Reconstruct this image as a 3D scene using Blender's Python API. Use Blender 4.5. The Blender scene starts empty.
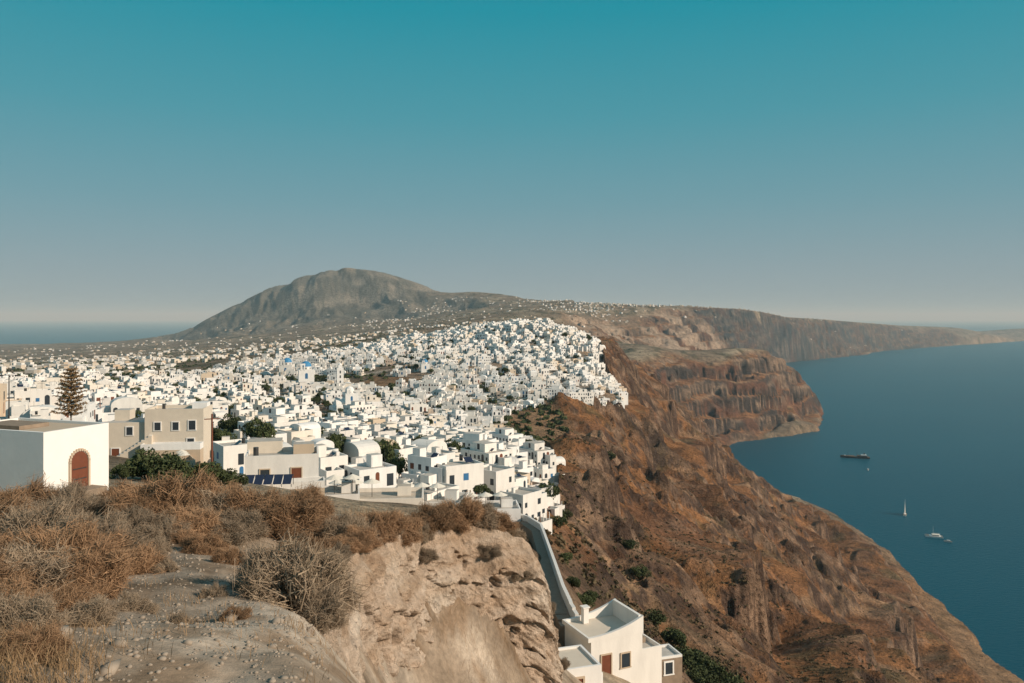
import bpy, math, random
import numpy as np
from mathutils import Vector, Matrix
random.seed(7); rng=np.random.default_rng(11)
EYE=300.0; F=800.0; HR=318.0
def W(px,py,d): return ((px-512)/F*d, d, EYE+(HR-py)/F*d)
def XY(px,d): return ((px-512)/F*d, d)
scene=bpy.context.scene; COL=scene.collection
# ---------------------------------------------------------------- noise
_p=rng.permutation(256); PERM=np.concatenate([_p,_p,_p]).astype(np.int64)
def perlin(x,y,seed=0):
    x=np.asarray(x,float)+seed*17.31; y=np.asarray(y,float)-seed*9.77
    xi=np.floor(x).astype(np.int64); yi=np.floor(y).astype(np.int64)
    xf=x-xi; yf=y-yi
    u=xf*xf*xf*(xf*(xf*6-15)+10); v=yf*yf*yf*(yf*(yf*6-15)+10)
    def g(ix,iy,dx,dy):
        h=PERM[PERM[ix&255]+(iy&255)]
        a=h*(2*math.pi/256)
        return np.cos(a)*dx+np.sin(a)*dy
    n00=g(xi,yi,xf,yf); n10=g(xi+1,yi,xf-1,yf); n01=g(xi,yi+1,xf,yf-1); n11=g(xi+1,yi+1,xf-1,yf-1)
    return ((n00*(1-u)+n10*u)*(1-v)+(n01*(1-u)+n11*u)*v)*1.5
def fbm(x,y,o=4,seed=0):
    s=0;a=1;t=0
    for i in range(o):
        s=s+a*perlin(x*2**i,y*2**i,seed+i); t+=a; a*=.5
    return s/t
def ridged(x,y,o=4,seed=0):
    s=0;a=1;t=0
    for i in range(o):
        s=s+a*(1-2*np.abs(perlin(x*2**i,y*2**i,seed+i))); t+=a; a*=.5
    return s/t
def sst(a,b,x):
    t=np.clip((x-a)/(b-a),0,1); return t*t*(3-2*t)
# ---------------------------------------------------------------- materials
def newmat(name):
    m=bpy.data.materials.new(name); m.use_nodes=True
    nt=m.node_tree; b=nt.nodes['Principled BSDF']; b.inputs['Roughness'].default_value=.85
    b.inputs['Specular IOR Level'].default_value=.25
    return m,nt,b
def N(nt,t,**k):
    n=nt.nodes.new(t)
    for a,v in k.items(): setattr(n,a,v)
    return n
def mix(nt,fac,a,b,mode='MIX'):
    n=N(nt,'ShaderNodeMix',data_type='RGBA',blend_type=mode)
    for s,v in ((0,fac),(6,a),(7,b)):
        if isinstance(v,(int,float)): n.inputs[s].default_value=v
        elif isinstance(v,tuple): n.inputs[s].default_value=(*v,1) if len(v)==3 else v
        else: nt.links.new(v,n.inputs[s])
    return n.outputs[2]
def noise(nt,vec,scale,detail=4,rough=.55):
    n=N(nt,'ShaderNodeTexNoise'); n.inputs['Scale'].default_value=scale; n.inputs['Detail'].default_value=detail
    n.inputs['Roughness'].default_value=rough
    if vec is not None: nt.links.new(vec,n.inputs['Vector'])
    return n.outputs['Fac']
def ramp(nt,fac,stops):
    n=N(nt,'ShaderNodeValToRGB'); e=n.color_ramp.elements
    while len(e)<len(stops): e.new(.5)
    for i,(p,c) in enumerate(stops):
        e[i].position=p; e[i].color=(*c,1) if len(c)==3 else (c[0],)*3+(1,)
    nt.links.new(fac,n.inputs[0]); return n.outputs[0]
def bump(nt,b,h,st,dist):
    n=N(nt,'ShaderNodeBump'); n.inputs['Strength'].default_value=st; n.inputs['Distance'].default_value=dist
    nt.links.new(h,n.inputs['Height']); nt.links.new(n.outputs[0],b.inputs['Normal']); return n
def geo(nt): return N(nt,'ShaderNodeNewGeometry').outputs['Position']
def g3(v): return (v,v,v)
def simple(name,c,var=.15,scale=2.0,rough=.85,objvar=0.0,bs=.0):
    m,nt,b=newmat(name); p=geo(nt)
    f=noise(nt,p,scale,5)
    c1=tuple(x*(1-var) for x in c); c2=tuple(min(1,x*(1+var)) for x in c)
    o=mix(nt,f,c1,c2)
    if objvar>0:
        oi=N(nt,'ShaderNodeObjectInfo').outputs['Random']
        rr=ramp(nt,oi,[(0,g3(1-objvar)),(1,g3(1))]); o=mix(nt,1.0,o,rr,'MULTIPLY')
    nt.links.new(o,b.inputs['Base Color']); b.inputs['Roughness'].default_value=rough
    if bs>0: bump(nt,b,f,bs,.1)
    return m
def plaster(name,base,stain=.12):
    m,nt,b=newmat(name); p=geo(nt)
    oi=N(nt,'ShaderNodeObjectInfo').outputs['Random']
    tint=ramp(nt,oi,[(0,(.90,.885,.86)),(.3,(1,1,1)),(.62,(1,.98,.95)),(.78,(.93,.87,.79)),(.87,(.82,.80,.78)),(.92,(.80,.67,.53)),(.95,(.72,.60,.50)),(.965,(1,1,1))])
    tint.node.color_ramp.interpolation='CONSTANT'
    mp=N(nt,'ShaderNodeMapping'); mp.inputs['Scale'].default_value=(1,1,.25); nt.links.new(p,mp.inputs[0])
    f=noise(nt,mp.outputs[0],1.1,6,.65)
    st=ramp(nt,f,[(.3,g3(1-stain)),(.6,g3(1))])
    o=mix(nt,1.0,base,tint,'MULTIPLY'); o=mix(nt,1.0,o,st,'MULTIPLY')
    nt.links.new(o,b.inputs['Base Color']); b.inputs['Roughness'].default_value=.9
    bump(nt,b,noise(nt,p,6,4),.15,.05)
    return m
M_white=plaster('white_plaster',(.80,.79,.775))
M_roof=plaster('roof_screed',(.52,.49,.45),.25)
M_pane=simple('window_glass_dark',(.035,.045,.055),.3,1,.25)
M_blue=simple('blue_paint',(.04,.16,.34),.2,1,.5,.2)
M_dome=simple('dome_blue_paint',(.05,.22,.42),.15,1,.5)
M_brown=simple('door_wood',(.16,.055,.03),.3,3,.6)
M_cream=simple('cream_plaster',(.50,.40,.30),.12,1.2)
M_beige=simple('beige_plaster',(.62,.55,.46),.12,1.2)
M_stone=simple('village_stone',(.26,.20,.15),.4,2.5)
M_metal=simple('dark_metal',(.05,.05,.05),.2,3,.4)
M_panel=simple('solar_panel_glass',(.02,.03,.06),.2,3,.2)
M_canvas=simple('parasol_canvas',(.7,.66,.58),.1,3)
M_water=simple('pool_water',(.05,.4,.5),.1,1,.1)
HM=[M_white,M_pane,M_blue,M_roof,M_dome,M_cream,M_stone,M_brown,M_beige,M_metal,M_panel,M_canvas,M_water]
WHITE,PANE,BLUE,ROOF,DOME,CREAM,STONE,BROWN,BEIGE,METAL,PANEL,CANVAS,POOL=range(13)
# ---------------------------------------------------------------- mesh builder
class MB:
    def __init__(s): s.v=[];s.f=[];s.m=[]
    def add(s,vs,fs,m):
        o=len(s.v); s.v+=vs
        for f in fs: s.f.append(tuple(i+o for i in f)); s.m.append(m)
    def box(s,cx,cy,z0,sx,sy,h,m=0,top=None,rot=0,taper=1.0):
        c,sn=math.cos(rot),math.sin(rot); vs=[]
        for z,k in ((z0,1),(z0+h,taper)):
            for ax,ay in ((-1,-1),(1,-1),(1,1),(-1,1)):
                x=ax*sx/2*k;y=ay*sy/2*k
                vs.append((cx+x*c-y*sn,cy+x*sn+y*c,z))
        s.add(vs,[(0,1,5,4),(1,2,6,5),(2,3,7,6),(3,0,4,7),(3,2,1,0)],m)
        s.add([vs[4],vs[5],vs[6],vs[7]],[(0,1,2,3)],m if top is None else top)
    def vault(s,cx,cy,z0,sx,sy,r,m=0,n=10):
        vs=[]
        for y in (cy-sy/2,cy+sy/2):
            for i in range(n+1):
                a=math.pi*i/n; vs.append((cx+math.cos(a)*sx/2,y,z0+math.sin(a)*r))
        k=n+1
        fs=[(i,i+1,i+1+k,i+k) for i in range(n)]+[tuple(range(n,-1,-1)),tuple(range(k,2*k))]
        s.add(vs,fs,m)
    def dome(s,cx,cy,z0,r,m=4,n=16,k=7,sq=1.0):
        vs=[];fs=[]
        for j in range(k+1):
            a=math.pi/2*j/k
            for i in range(n):
                b=2*math.pi*i/n; vs.append((cx+r*math.cos(a)*math.cos(b),cy+r*math.cos(a)*math.sin(b),z0+r*sq*math.sin(a)))
        for j in range(k):
            for i in range(n):
                i2=(i+1)%n; fs.append((j*n+i,j*n+i2,(j+1)*n+i2,(j+1)*n+i))
        s.add(vs,fs,m)
    def cyl(s,cx,cy,z0,r,h,m=0,n=12,r2=None):
        r2=r if r2 is None else r2; vs=[]
        for z,q in ((z0,r),(z0+h,r2)):
            for i in range(n):
                b=2*math.pi*i/n; vs.append((cx+q*math.cos(b),cy+q*math.sin(b),z))
        fs=[(i,(i+1)%n,(i+1)%n+n,i+n) for i in range(n)]+[tuple(range(n,2*n))]
        s.add(vs,fs,m)
    def parapet(s,cx,cy,z,sx,sy,h=.45,t=.22,m=0):
        s.box(cx,cy-sy/2+t/2,z,sx,t,h,m); s.box(cx,cy+sy/2-t/2,z,sx,t,h,m)
        s.box(cx-sx/2+t/2,cy,z,t,sy-2*t,h,m); s.box(cx+sx/2-t/2,cy,z,t,sy-2*t,h,m)
    def win(s,cx,cy,sx,sy,side,off,z,w,h,m=1,arch=False,frame=None,dp=.04):
        d=[(0,-1),(1,0),(0,1),(-1,0)][side]; t=[(1,0),(0,1),(-1,0),(0,-1)][side]
        half=sy/2 if side in(0,2) else sx/2
        px=cx+d[0]*(half+dp/2)+t[0]*off; py=cy+d[1]*(half+dp/2)+t[1]*off
        if side in (0,2): s.box(px,py,z,w,dp,h,m)
        else: s.box(px,py,z,dp,w,h,m)
        if frame is not None:
            e=.12; q=dp+.05
            for o2,ww,zz,hh in ((-w/2-e/2,e,z,h+e),(w/2+e/2,e,z,h+e),(0,w,z+h,e),(0,w+2*e+.1,z-.1,.1)):
                p2x=cx+d[0]*(half+q/2)+t[0]*(off+o2); p2y=cy+d[1]*(half+q/2)+t[1]*(off+o2)
                if side in (0,2): s.box(p2x,p2y,zz,ww,q,hh,frame)
                else: s.box(p2x,p2y,zz,q,ww,hh,frame)
        if arch:
            n=8; vs=[]
            for i in range(n+1):
                a=math.pi*i/n; o3=math.cos(a)*w/2
                vs.append((cx+d[0]*(half+dp)+t[0]*(off+o3),cy+d[1]*(half+dp)+t[1]*(off+o3),z+h+math.sin(a)*w/2))
            s.add(vs,[tuple(range(n+1))],m)
    def mesh(s,name,mats=None,jit=0):
        me=bpy.data.meshes.new(name); me.from_pydata(s.v,[],s.f)
        for m in (mats or HM): me.materials.append(m)
        me.polygons.foreach_set('material_index',s.m); me.update(); return me
def obj(name,me,loc=(0,0,0),rz=0,sc=1.0,parent=None):
    o=bpy.data.objects.new(name,me); o.location=loc; o.rotation_euler=(0,0,rz)
    o.scale=(sc,sc,sc) if isinstance(sc,(int,float)) else sc
    COL.objects.link(o)
    if parent: o.parent=parent
    return o
def fastmesh(name,V,Q,mats,smooth=False,mi=None):
    V=np.asarray(V,np.float32); Q=np.asarray(Q,np.int32); k=Q.shape[1]
    me=bpy.data.meshes.new(name); me.vertices.add(len(V)); me.vertices.foreach_set('co',V.ravel())
    me.loops.add(Q.size); me.loops.foreach_set('vertex_index',Q.ravel())
    me.polygons.add(len(Q)); me.polygons.foreach_set('loop_start',np.arange(0,Q.size,k,dtype=np.int32))
    try: me.polygons.foreach_set('loop_total',np.full(len(Q),k,np.int32))
    except Exception: pass
    if mi is not None: me.polygons.foreach_set('material_index',np.asarray(mi,np.int32))
    me.polygons.foreach_set('use_smooth',np.full(len(Q),smooth))
    for m in mats: me.materials.append(m)
    me.update(calc_edges=True); return me
# ---------------------------------------------------------------- coastline (plan view, metres)
def CW(px,py):
    d=EYE/((py-HR)/F); return ((px-512)/F*d,d)
cal=[(330,-3000),(300,-400),(320,0),(370,350),CW(1045,720),CW(1012,684),CW(990,660),CW(972,636),CW(950,618),CW(930,600),CW(905,572),CW(870,546),CW(840,522),CW(800,504),CW(765,490),CW(738,470),CW(722,447),CW(745,441),CW(790,436),CW(818,430),CW(824,414),CW(815,402),
 (1000,3250),(1110,3700),(1370,4250),(1560,4700),CW(786,363),CW(830,358),CW(862,355),CW(888,350.5),CW(920,348),CW(960,345),CW(1024,341)]
coast=cal+[(9500,12800),(13500,15600),(13800,17600),(9000,15200),(5000,12800),(2500,11800),(0,10800),(-2500,9600),(-4200,8600),(-5400,7600),(-5800,6000),(-5600,3000),(-5000,0),(-4000,-3000)]
CP=np.array(coast)
def coastdist(x,y):
    best=np.full(x.shape,1e12); ins=np.zeros(x.shape,bool); n=len(CP)
    for i in range(n):
        ax,ay=CP[i]; bx,by=CP[(i+1)%n]; dx,dy=bx-ax,by-ay
        t=np.clip(((x-ax)*dx+(y-ay)*dy)/(dx*dx+dy*dy),0,1)
        q=(x-ax-t*dx)**2+(y-ay-t*dy)**2; best=np.minimum(best,q)
        if ay!=by:
            c=((ay>y)!=(by>y))&(x<(bx-ax)*(y-ay)/(by-ay)+ax); ins^=c
    return np.sqrt(best)*np.where(ins,1,-1)
C=[ # foreground
(0,683,4.2),(150,683,4.6),(300,683,5),(50,620,6.5),(200,620,7),(300,620,7.6),(100,570,10),(250,570,10.5),(0,575,9.5),(50,530,14),(200,527,15),(300,531,15),(100,517,17),(330,524,18),(0,520,16),
(380,530,18.5),(440,528,20.5),(480,534,21.5),
(50,550,26),(200,560,26),(330,570,27),(0,490,48),(60,494,45),(110,488,56),(200,487,62),(300,492,80),(400,503,100),(400,590,30),(400,545,60),(480,600,32),(480,555,60),
(-200,560,9),(-200,480,40),(-200,420,120),
(450,790,6),(450,840,10),(450,800,15),(560,840,6),(560,860,10),(560,820,16),(560,735,25),(560,690,40),(600,672,58),(560,650,62),(640,690,60),(700,760,60),(800,900,60),(700,950,20),(1000,1100,30),(1000,1000,100),
(545,560,90),(660,720,90),
# lower village
(340,500,110),(450,500,130),(540,518,140),(400,452,260),(300,422,350),(480,452,270),(520,482,220),(550,512,175),(400,402,520),(480,412,520),(300,387,650),(200,402,450),(100,402,350),(150,458,130),(30,415,200),(0,395,300),(100,377,800),(200,371,1000),(-100,395,500),(-100,370,1100),(250,455,150),
# upper village and promontory
(590,402,600),(550,397,560),(500,378,650),(450,368,700),(540,348,780),(520,328,900),(470,343,850),(420,348,900),(350,352,1100),(560,330,950),(595,352,800),(620,398,620),(450,415,480),(585,338,900),
# caldera slope
(560,455,400),(530,430,470),(600,500,300),(560,530,185),(600,560,200),(650,600,190),(700,683,150),(750,600,330),(800,683,260),(700,500,520),(650,420,760),(650,470,560),(700,440,1150),(800,560,620),(850,620,560),(900,683,500),(950,660,640),(900,600,760),(850,540,960),(780,500,1120),(740,480,1280),(640,410,680),(600,440,500),
(605,348,1000),(622,362,1100),(650,387,1250),(690,418,1550),(715,440,1750),
# behind town / second headland
(560,345,1500),(480,340,1600),(600,353,2200),(660,351,2300),(740,353,2400),(778,360,2500),(800,378,2550),(820,396,2650),(700,380,2150),(760,392,2200),(680,408,1900),(800,412,2350),(650,372,1900),(740,368,2280),(770,425,2080),
(640,352,2900),(700,365,2900),(755,372,3000),
# third ridge and far cliffs
(640,342,3300),(620,322,3600),(620,306,3950),(680,308,4300),(740,311,4900),(762,313,5250),(700,340,3700),(735,345,4300),(745,345,4500),(785,318,5900),(830,321,6900),(860,324,7700),(890,326,8400),(930,328,9400),(960,328.5,10300),(1024,329,12000),
(720,309,4650),(660,310,3900),(700,318,4050),(770,335,5100),(800,345,5500),(850,345,6800),(620,330,6000),(700,330,7500),(800,335,9500),(900,338,12500),(1024,331,14000),(900,330,16000),(1100,330,12000),(1250,332,14000),(1500,334,14000),(1100,330,17000),(1500,332,20000),(1024,330,21000),(980,338,9300),(1150,340,10500),
# plains
(0,346,7000),(80,343,7000),(150,339,6800),(100,356,3000),(0,362,2500),(250,346,3000),(250,336,4500),(350,326,4500),(420,318,4500),(400,330,3000),(480,315,3500),(480,325,2300),(560,312,3000),(350,340,1900),(200,356,1900),(0,352,4500),(-150,350,5000),(540,330,1300),
# mountain
(185,331,6000),(205,321,6000),(235,306,6000),(270,289,6000),(305,277,6000),(345,269,6000),(385,274,6000),(420,285,6000),(435,291,5900),(470,292,5700),(500,294,5500),(560,301,4800),
(350,299,5400),(300,308,5350),(250,318,5450),(400,299,5300),(300,324,4900),(450,305,5000),(210,332,5300),(400,316,4800),
(345,310,7400),(250,325,7400),(450,320,7400),(345,345,9000),(180,350,8600),(500,325,9500)]
pts=[];val=[]
for px,py,d in C:
    x,y,z=W(px,py,d); pts.append((x,y)); val.append(z-EYE)
for x,y in cal[4:]: pts.append((x,y)); val.append(-290)
for th in np.linspace(-3.1,3.1,16):
    pts.append((1.2*math.sin(th),1.2*math.cos(th))); val.append(-1.72)
    if abs(th)>1.0:
        for r,z in ((5,-2.2),(30,-6),(200,-25 if th<0 else -120),(1200,-110 if th<0 else -290),(6000,-240)):
            pts.append((r*math.sin(th),r*math.cos(th))); val.append(z)
pts=np.array(pts); val=np.array(val)
def feat(x,y):
    return np.arctan2(x,y)*2.0, np.log(np.hypot(x,y)+.5)
fx,fy=feat(pts[:,0],pts[:,1]); q=val/np.hypot(pts[:,0],pts[:,1])
def K(dx,dy): return -np.sqrt(dx*dx+dy*dy+.03**2)
n=len(pts); A=np.zeros((n+3,n+3)); A[:n,:n]=K(fx[:,None]-fx[None],fy[:,None]-fy[None])-np.eye(n)*2e-3
A[:n,n]=1;A[:n,n+1]=fx;A[:n,n+2]=fy;A[n:,:n]=A[:n,n:].T
wts=np.linalg.solve(A,np.concatenate([q,[0,0,0]]))
# ---------------------------------------------------------------- terrain grid
TH=np.concatenate([np.linspace(-math.pi,-.70,70,endpoint=False),np.linspace(-.70,.70,1020),np.linspace(.70,math.pi,71)[1:]])
LR=np.concatenate([np.linspace(math.log(.8),math.log(100),370,endpoint=False),np.linspace(math.log(100),math.log(5500),700,endpoint=False),np.linspace(math.log(5500),math.log(22000),140)]); R=np.exp(LR)
RR,TT=np.meshgrid(R,TH,indexing='ij'); X=RR*np.sin(TT); Y=RR*np.cos(TT)
f32=np.float32
gx1=(TH*2.0).astype(f32); gy1=np.log(R+.5).astype(f32)
acc=np.full((len(R),len(TH)),wts[n],f32)+f32(wts[n+1])*gx1[None]+f32(wts[n+2])*gy1[:,None]
for i0 in range(0,len(R),25):
    blk=acc[i0:i0+25]; gy=gy1[i0:i0+25,None]
    for i in range(n):
        dx=(gx1-f32(fx[i]))[None]**2; dy=(gy-f32(fy[i]))**2
        blk-=f32(wts[i])*np.sqrt(dx+dy+f32(.0009))
Z=acc.astype(float)*RR+EYE
# upper bound of the plateau south of the second headland
pxx=512+F*np.tan(np.clip(TT,-1.2,1.2))
ycap=np.interp(pxx,[560,600,640,680,740,762,785,830,860,900,960,1024,1200],[303,303.5,305.5,306,309,312,317,320,322.5,325.5,327.5,328,331])
cap=EYE+(HR-ycap)/F*Y
def caplim(Z,ex=0): return np.where((RR>3000)&(pxx>575)&(pxx<1300),np.minimum(Z,cap+ex),Z)
Z=caplim(Z)
far=sst(300,900,RR)
wx=X+far*(22*fbm(X/80,Y/80,4,5)+ (55*fbm(X/500,Y/500,3,6))*sst(2500,5000,RR)); wy=Y+far*(22*fbm(X/80,Y/80,4,15)+55*fbm(X/500,Y/500,3,16)*sst(2500,5000,RR))
D=np.empty_like(X)
for i in range(0,len(R),50): D[i:i+50]=coastdist(wx[i:i+50],wy[i:i+50])
def slope(Z):
    dr=np.gradient(Z,axis=0)/np.gradient(RR,axis=0); dt=np.gradient(Z,axis=1)/(np.gradient(TT,axis=1)*RR)
    return np.sqrt(dr*dr+dt*dt)
def inpoly(x,y,poly):
    x=np.asarray(x,float);y=np.asarray(y,float); ins=np.zeros(x.shape,bool);n=len(poly)
    for i in range(n):
        ax,ay=poly[i];bx,by=poly[(i+1)%n]
        if ay!=by: ins^=((ay>y)!=(by>y))&(x<(bx-ax)*(y-ay)/(by-ay)+ax)
    return ins
T1=[XY(*p) for p in [(100,140),(110,125),(230,105),(340,104),(430,118),(538,134),(552,180),(560,240),(552,330),(522,395),(470,440),(400,540),(300,780),(150,850),(0,800),(-120,500),(-120,150)]]
T2=[XY(*p) for p in [(385,600),(420,510),(455,470),(495,470),(520,520),(545,540),(570,560),(604,570),(622,605),(621,680),(604,760),(600,900),(580,1080),(500,1150),(400,1200),(250,1150),(200,900),(320,740),(380,690),(430,640),(420,610)]]
town=(inpoly(X,Y,T1)|inpoly(X,Y,T2)).astype(float)
S=slope(Z)
Zb=Z.copy()
mask=sst(.22,.5,S)*sst(110,260,RR)*sst(-60,30,X)*sst(20,60,D)*(1-.9*town)
mount=sst(.10,.25,S)*sst(4300,4900,RR)*(1-sst(8200,9000,RR))*(X<600)
farcl=sst(1500,2000,RR)
U=Y*.96-X*.28; Vv=X*.96+Y*.28
wu=fbm(X/120,Y/120,3,3)
g1=ridged(U/170+.5*wu,Vv/380,4,20); g2=ridged(U/42+.8*wu,Vv/110,3,30)
out_n=sst(.02,.22,fbm(X/26,Y/26,4,35)*.6+fbm(X/120,Y/120,3,36)*.6)
out_f=sst(.0,.2,fbm(X/90,Y/90,4,135))
Z=Z+mask*(g1*15-5)*(1-.55*farcl)+mask*g2*4.5*(1-farcl)+mask*fbm(X/30,Y/30,4,33)*6.0+mask*fbm(X/9,Y/9,3,37)*2.4*(1-farcl)
Z=Z+mask*out_n*(6+3*fbm(X/12,Y/12,2,38))*(1-farcl)
Z=Z+mask*farcl*(ridged(U/330+wu*.8,Vv/420,4,44)*20-12+fbm(X/110,Y/110,4,45)*16+out_f*14-6+fbm(X/45,Y/45,3,46)*9)
Z=Z+mount*(ridged((X+.4*Y)/380+.6*fbm(X/700,Y/700,3,49),(Y-.3*X)/1500,5,50)*85-55)
P=44.0; wrp=fbm(X/200,Y/200,4,61)*34; t=(Z+wrp)/P; fl=np.floor(t); f=t-fl
kk=mask*np.clip(sst(.0,.3,fbm(X/170,Y/170,3,71)+.10)*.9+farcl*.6+sst(110,20,Z)*.6,0,.93)
Z=(fl+f*(1-kk)+sst(.45,.70,f)*kk)*P-wrp
Z=np.where(farcl>.5,np.minimum(Z,Zb+5+3*fbm(X/80,Y/80,3,72)),Z)
Z=caplim(Z,4*fbm(X/150,Y/150,3,73))
plain=(1-mask)*(1-sst(.3,.6,S))
Z=Z+plain*sst(1200,2500,RR)*fbm(X/350,Y/350,4,81)*12*(X<500)
Z=Z+plain*sst(60,200,RR)*fbm(X/40,Y/40,3,82)*1.0*(1-sst(1500,3000,RR))
Z=Z+(1-sst(40,90,RR))*(fbm(X/1.6,Y/1.6,4,85)*.14+fbm(X/.35,Y/.35,2,86)*.02)*sst(1,3,RR)
Zi=np.minimum(Z,D*1.9+1.5*fbm(X/25,Y/25,3,90)*np.clip(D/20,0,1)); Zi=np.maximum(Zi,np.minimum(D*1.2,9))
Z=np.where(D>0,Zi,-np.minimum(-D*.6,40))
iR=np.arange(len(LR));iT=np.arange(len(TH))
def sample(x,y,arr=None):
    arr=Z if arr is None else arr
    x=np.asarray(x,float);y=np.asarray(y,float)
    r=np.log(np.maximum(np.hypot(x,y),.85)); th=np.arctan2(x,y)
    a=np.clip(np.interp(r,LR,iR),0,len(LR)-1.001); b=np.clip(np.interp(th,TH,iT),0,len(TH)-1.001)
    i=a.astype(int);j=b.astype(int);fa=a-i;fb=b-j
    return (arr[i,j]*(1-fa)+arr[i+1,j]*fa)*(1-fb)+(arr[i,j+1]*(1-fa)+arr[i+1,j+1]*fa)*fb
S2=slope(Z)
def lerp(a,b,t): return a+(b-a)*t[...,None]
c=lambda *v: np.array(v,float)
col=np.zeros(X.shape+(3,))+c(.22,.165,.115)
pn=fbm(X/180,Y/180,4,101); pn2=fbm(X/60,Y/90,4,103)
col=lerp(col,c(.34,.27,.19),sst(-.05,.35,pn)); col=lerp(col,c(.085,.08,.048),sst(.05,.3,pn2)*.85)
col=lerp(col,c(.30,.18,.10),sst(200,400,RR)*(1-sst(900,1200,RR))*(X>-120)*.8)
col=lerp(col,lerp(np.zeros(X.shape+(3,))+c(.12,.115,.095),c(.24,.21,.17),sst(-.15,.3,fbm(X/220,Y/220,5,120))),mount*.9)
brown=lerp(np.zeros(X.shape+(3,))+c(.30,.145,.065),c(.19,.095,.052),sst(-.2,.3,fbm(X/70,Y/70,4,105)))
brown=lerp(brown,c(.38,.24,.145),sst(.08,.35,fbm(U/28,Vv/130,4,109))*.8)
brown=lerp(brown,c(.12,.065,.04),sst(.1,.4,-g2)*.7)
brown=lerp(brown,c(.11,.10,.055),sst(.15,.4,fbm(X/35,Y/35,4,108))*.6)
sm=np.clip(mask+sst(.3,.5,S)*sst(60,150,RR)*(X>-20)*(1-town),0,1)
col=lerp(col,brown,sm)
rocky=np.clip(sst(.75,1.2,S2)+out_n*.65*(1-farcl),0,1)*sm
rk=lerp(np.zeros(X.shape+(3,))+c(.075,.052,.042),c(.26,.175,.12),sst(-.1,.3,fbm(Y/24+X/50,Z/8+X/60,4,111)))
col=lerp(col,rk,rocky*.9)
strat=fbm(X/700+Y/500,(Z+14*fbm(X/180,Y/180,3,5))/15,3,130)
fc=lerp(np.zeros(X.shape+(3,))+c(.065,.05,.042),c(.26,.18,.125),sst(-.05,.28,strat))
fc=lerp(fc,c(.14,.068,.042),sst(.05,.3,fbm(Y/240+X/300,Z/50,3,133)))
fcol=sm*farcl*sst(.25,.6,S2); col=lerp(col,fc,fcol)
fb=sm*sst(3700,4400,RR); col=lerp(col,col*.6+c(.0,.014,.02),fb)  # distance haze painted into the far cliffs' colour: darker and bluer
pale=sm*farcl*sst(-.05,.2,fbm(X/160,Y/160,3,7)+.12)*sst(110,170,Z)*sst(2500,2900,RR)*(1-sst(3900,4300,RR))
col=lerp(col,c(.40,.30,.22),pale*.85)
col=lerp(col,c(.38,.34,.29),town*(.3+.65*sst(-.1,.25,fbm(X/25,Y/25,2,140))))
near=1-sst(40,70,RR)
nc=lerp(np.zeros(X.shape+(3,))+c(.25,.195,.145),c(.36,.30,.24),sst(-.2,.3,fbm(X/2.2,Y/2.2,3,150)))
nc=lerp(nc,c(.20,.135,.085),sst(.0,.3,fbm(X/.8,Y/.8,4,152))*.7)
col=lerp(col,nc,near)
nr,ntt=X.shape
V=np.stack([X,Y,Z],-1).reshape(-1,3)
I=np.arange(nr*ntt).reshape(nr,ntt)
Q=np.stack([I[:-1,:-1],I[:-1,1:],I[1:,1:],I[1:,:-1]],-1).reshape(-1,4)[:, ::-1]
keep=(D[:-1,:-1]>-150).reshape(-1); Q=Q[keep]
mt,nt,b=newmat('terrain_ground')
atn=N(nt,'ShaderNodeAttribute',attribute_name='albedo'); at=atn.outputs['Color']; alp=atn.outputs['Alpha']
p=geo(nt)
na=noise(nt,p,.06,7,.68); nb=noise(nt,p,.6,5,.6); ncn=noise(nt,p,7,6,.7)
o=mix(nt,1.0,at,mix(nt,alp,(1,1,1),ramp(nt,na,[(.32,g3(.5)),(.68,g3(1.45))])),'MULTIPLY')
o=mix(nt,1.0,o,ramp(nt,nb,[(.3,g3(.6)),(.7,g3(1.35))]),'MULTIPLY')
o=mix(nt,1.0,o,ramp(nt,ncn,[(.3,g3(.7)),(.7,g3(1.3))]),'MULTIPLY')
nt.links.new(o,b.inputs['Base Color']); b.inputs['Roughness'].default_value=.95; b.inputs['Specular IOR Level'].default_value=.1
b1=N(nt,'ShaderNodeBump'); b1.inputs['Strength'].default_value=.7; b1.inputs['Distance'].default_value=.03; nt.links.new(ncn,b1.inputs['Height'])
ma=N(nt,'ShaderNodeMath',operation='MULTIPLY'); ma.inputs[1].default_value=.95; nt.links.new(alp,ma.inputs[0])
b2=N(nt,'ShaderNodeBump'); nt.links.new(ma.outputs[0],b2.inputs['Strength']); b2.inputs['Distance'].default_value=1.6; nt.links.new(nb,b2.inputs['Height']); nt.links.new(b1.outputs[0],b2.inputs['Normal'])
b3=N(nt,'ShaderNodeBump'); nt.links.new(ma.outputs[0],b3.inputs['Strength']); b3.inputs['Distance'].default_value=11; nt.links.new(na,b3.inputs['Height']); nt.links.new(b2.outputs[0],b3.inputs['Normal'])
nt.links.new(b3.outputs[0],b.inputs['Normal'])
me=fastmesh('terrain',V,Q,[mt],True)
ca=me.attributes.new('albedo','FLOAT_COLOR','POINT')
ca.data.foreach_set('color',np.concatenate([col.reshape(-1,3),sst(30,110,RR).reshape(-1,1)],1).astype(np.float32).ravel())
obj('terrain',me)
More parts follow.
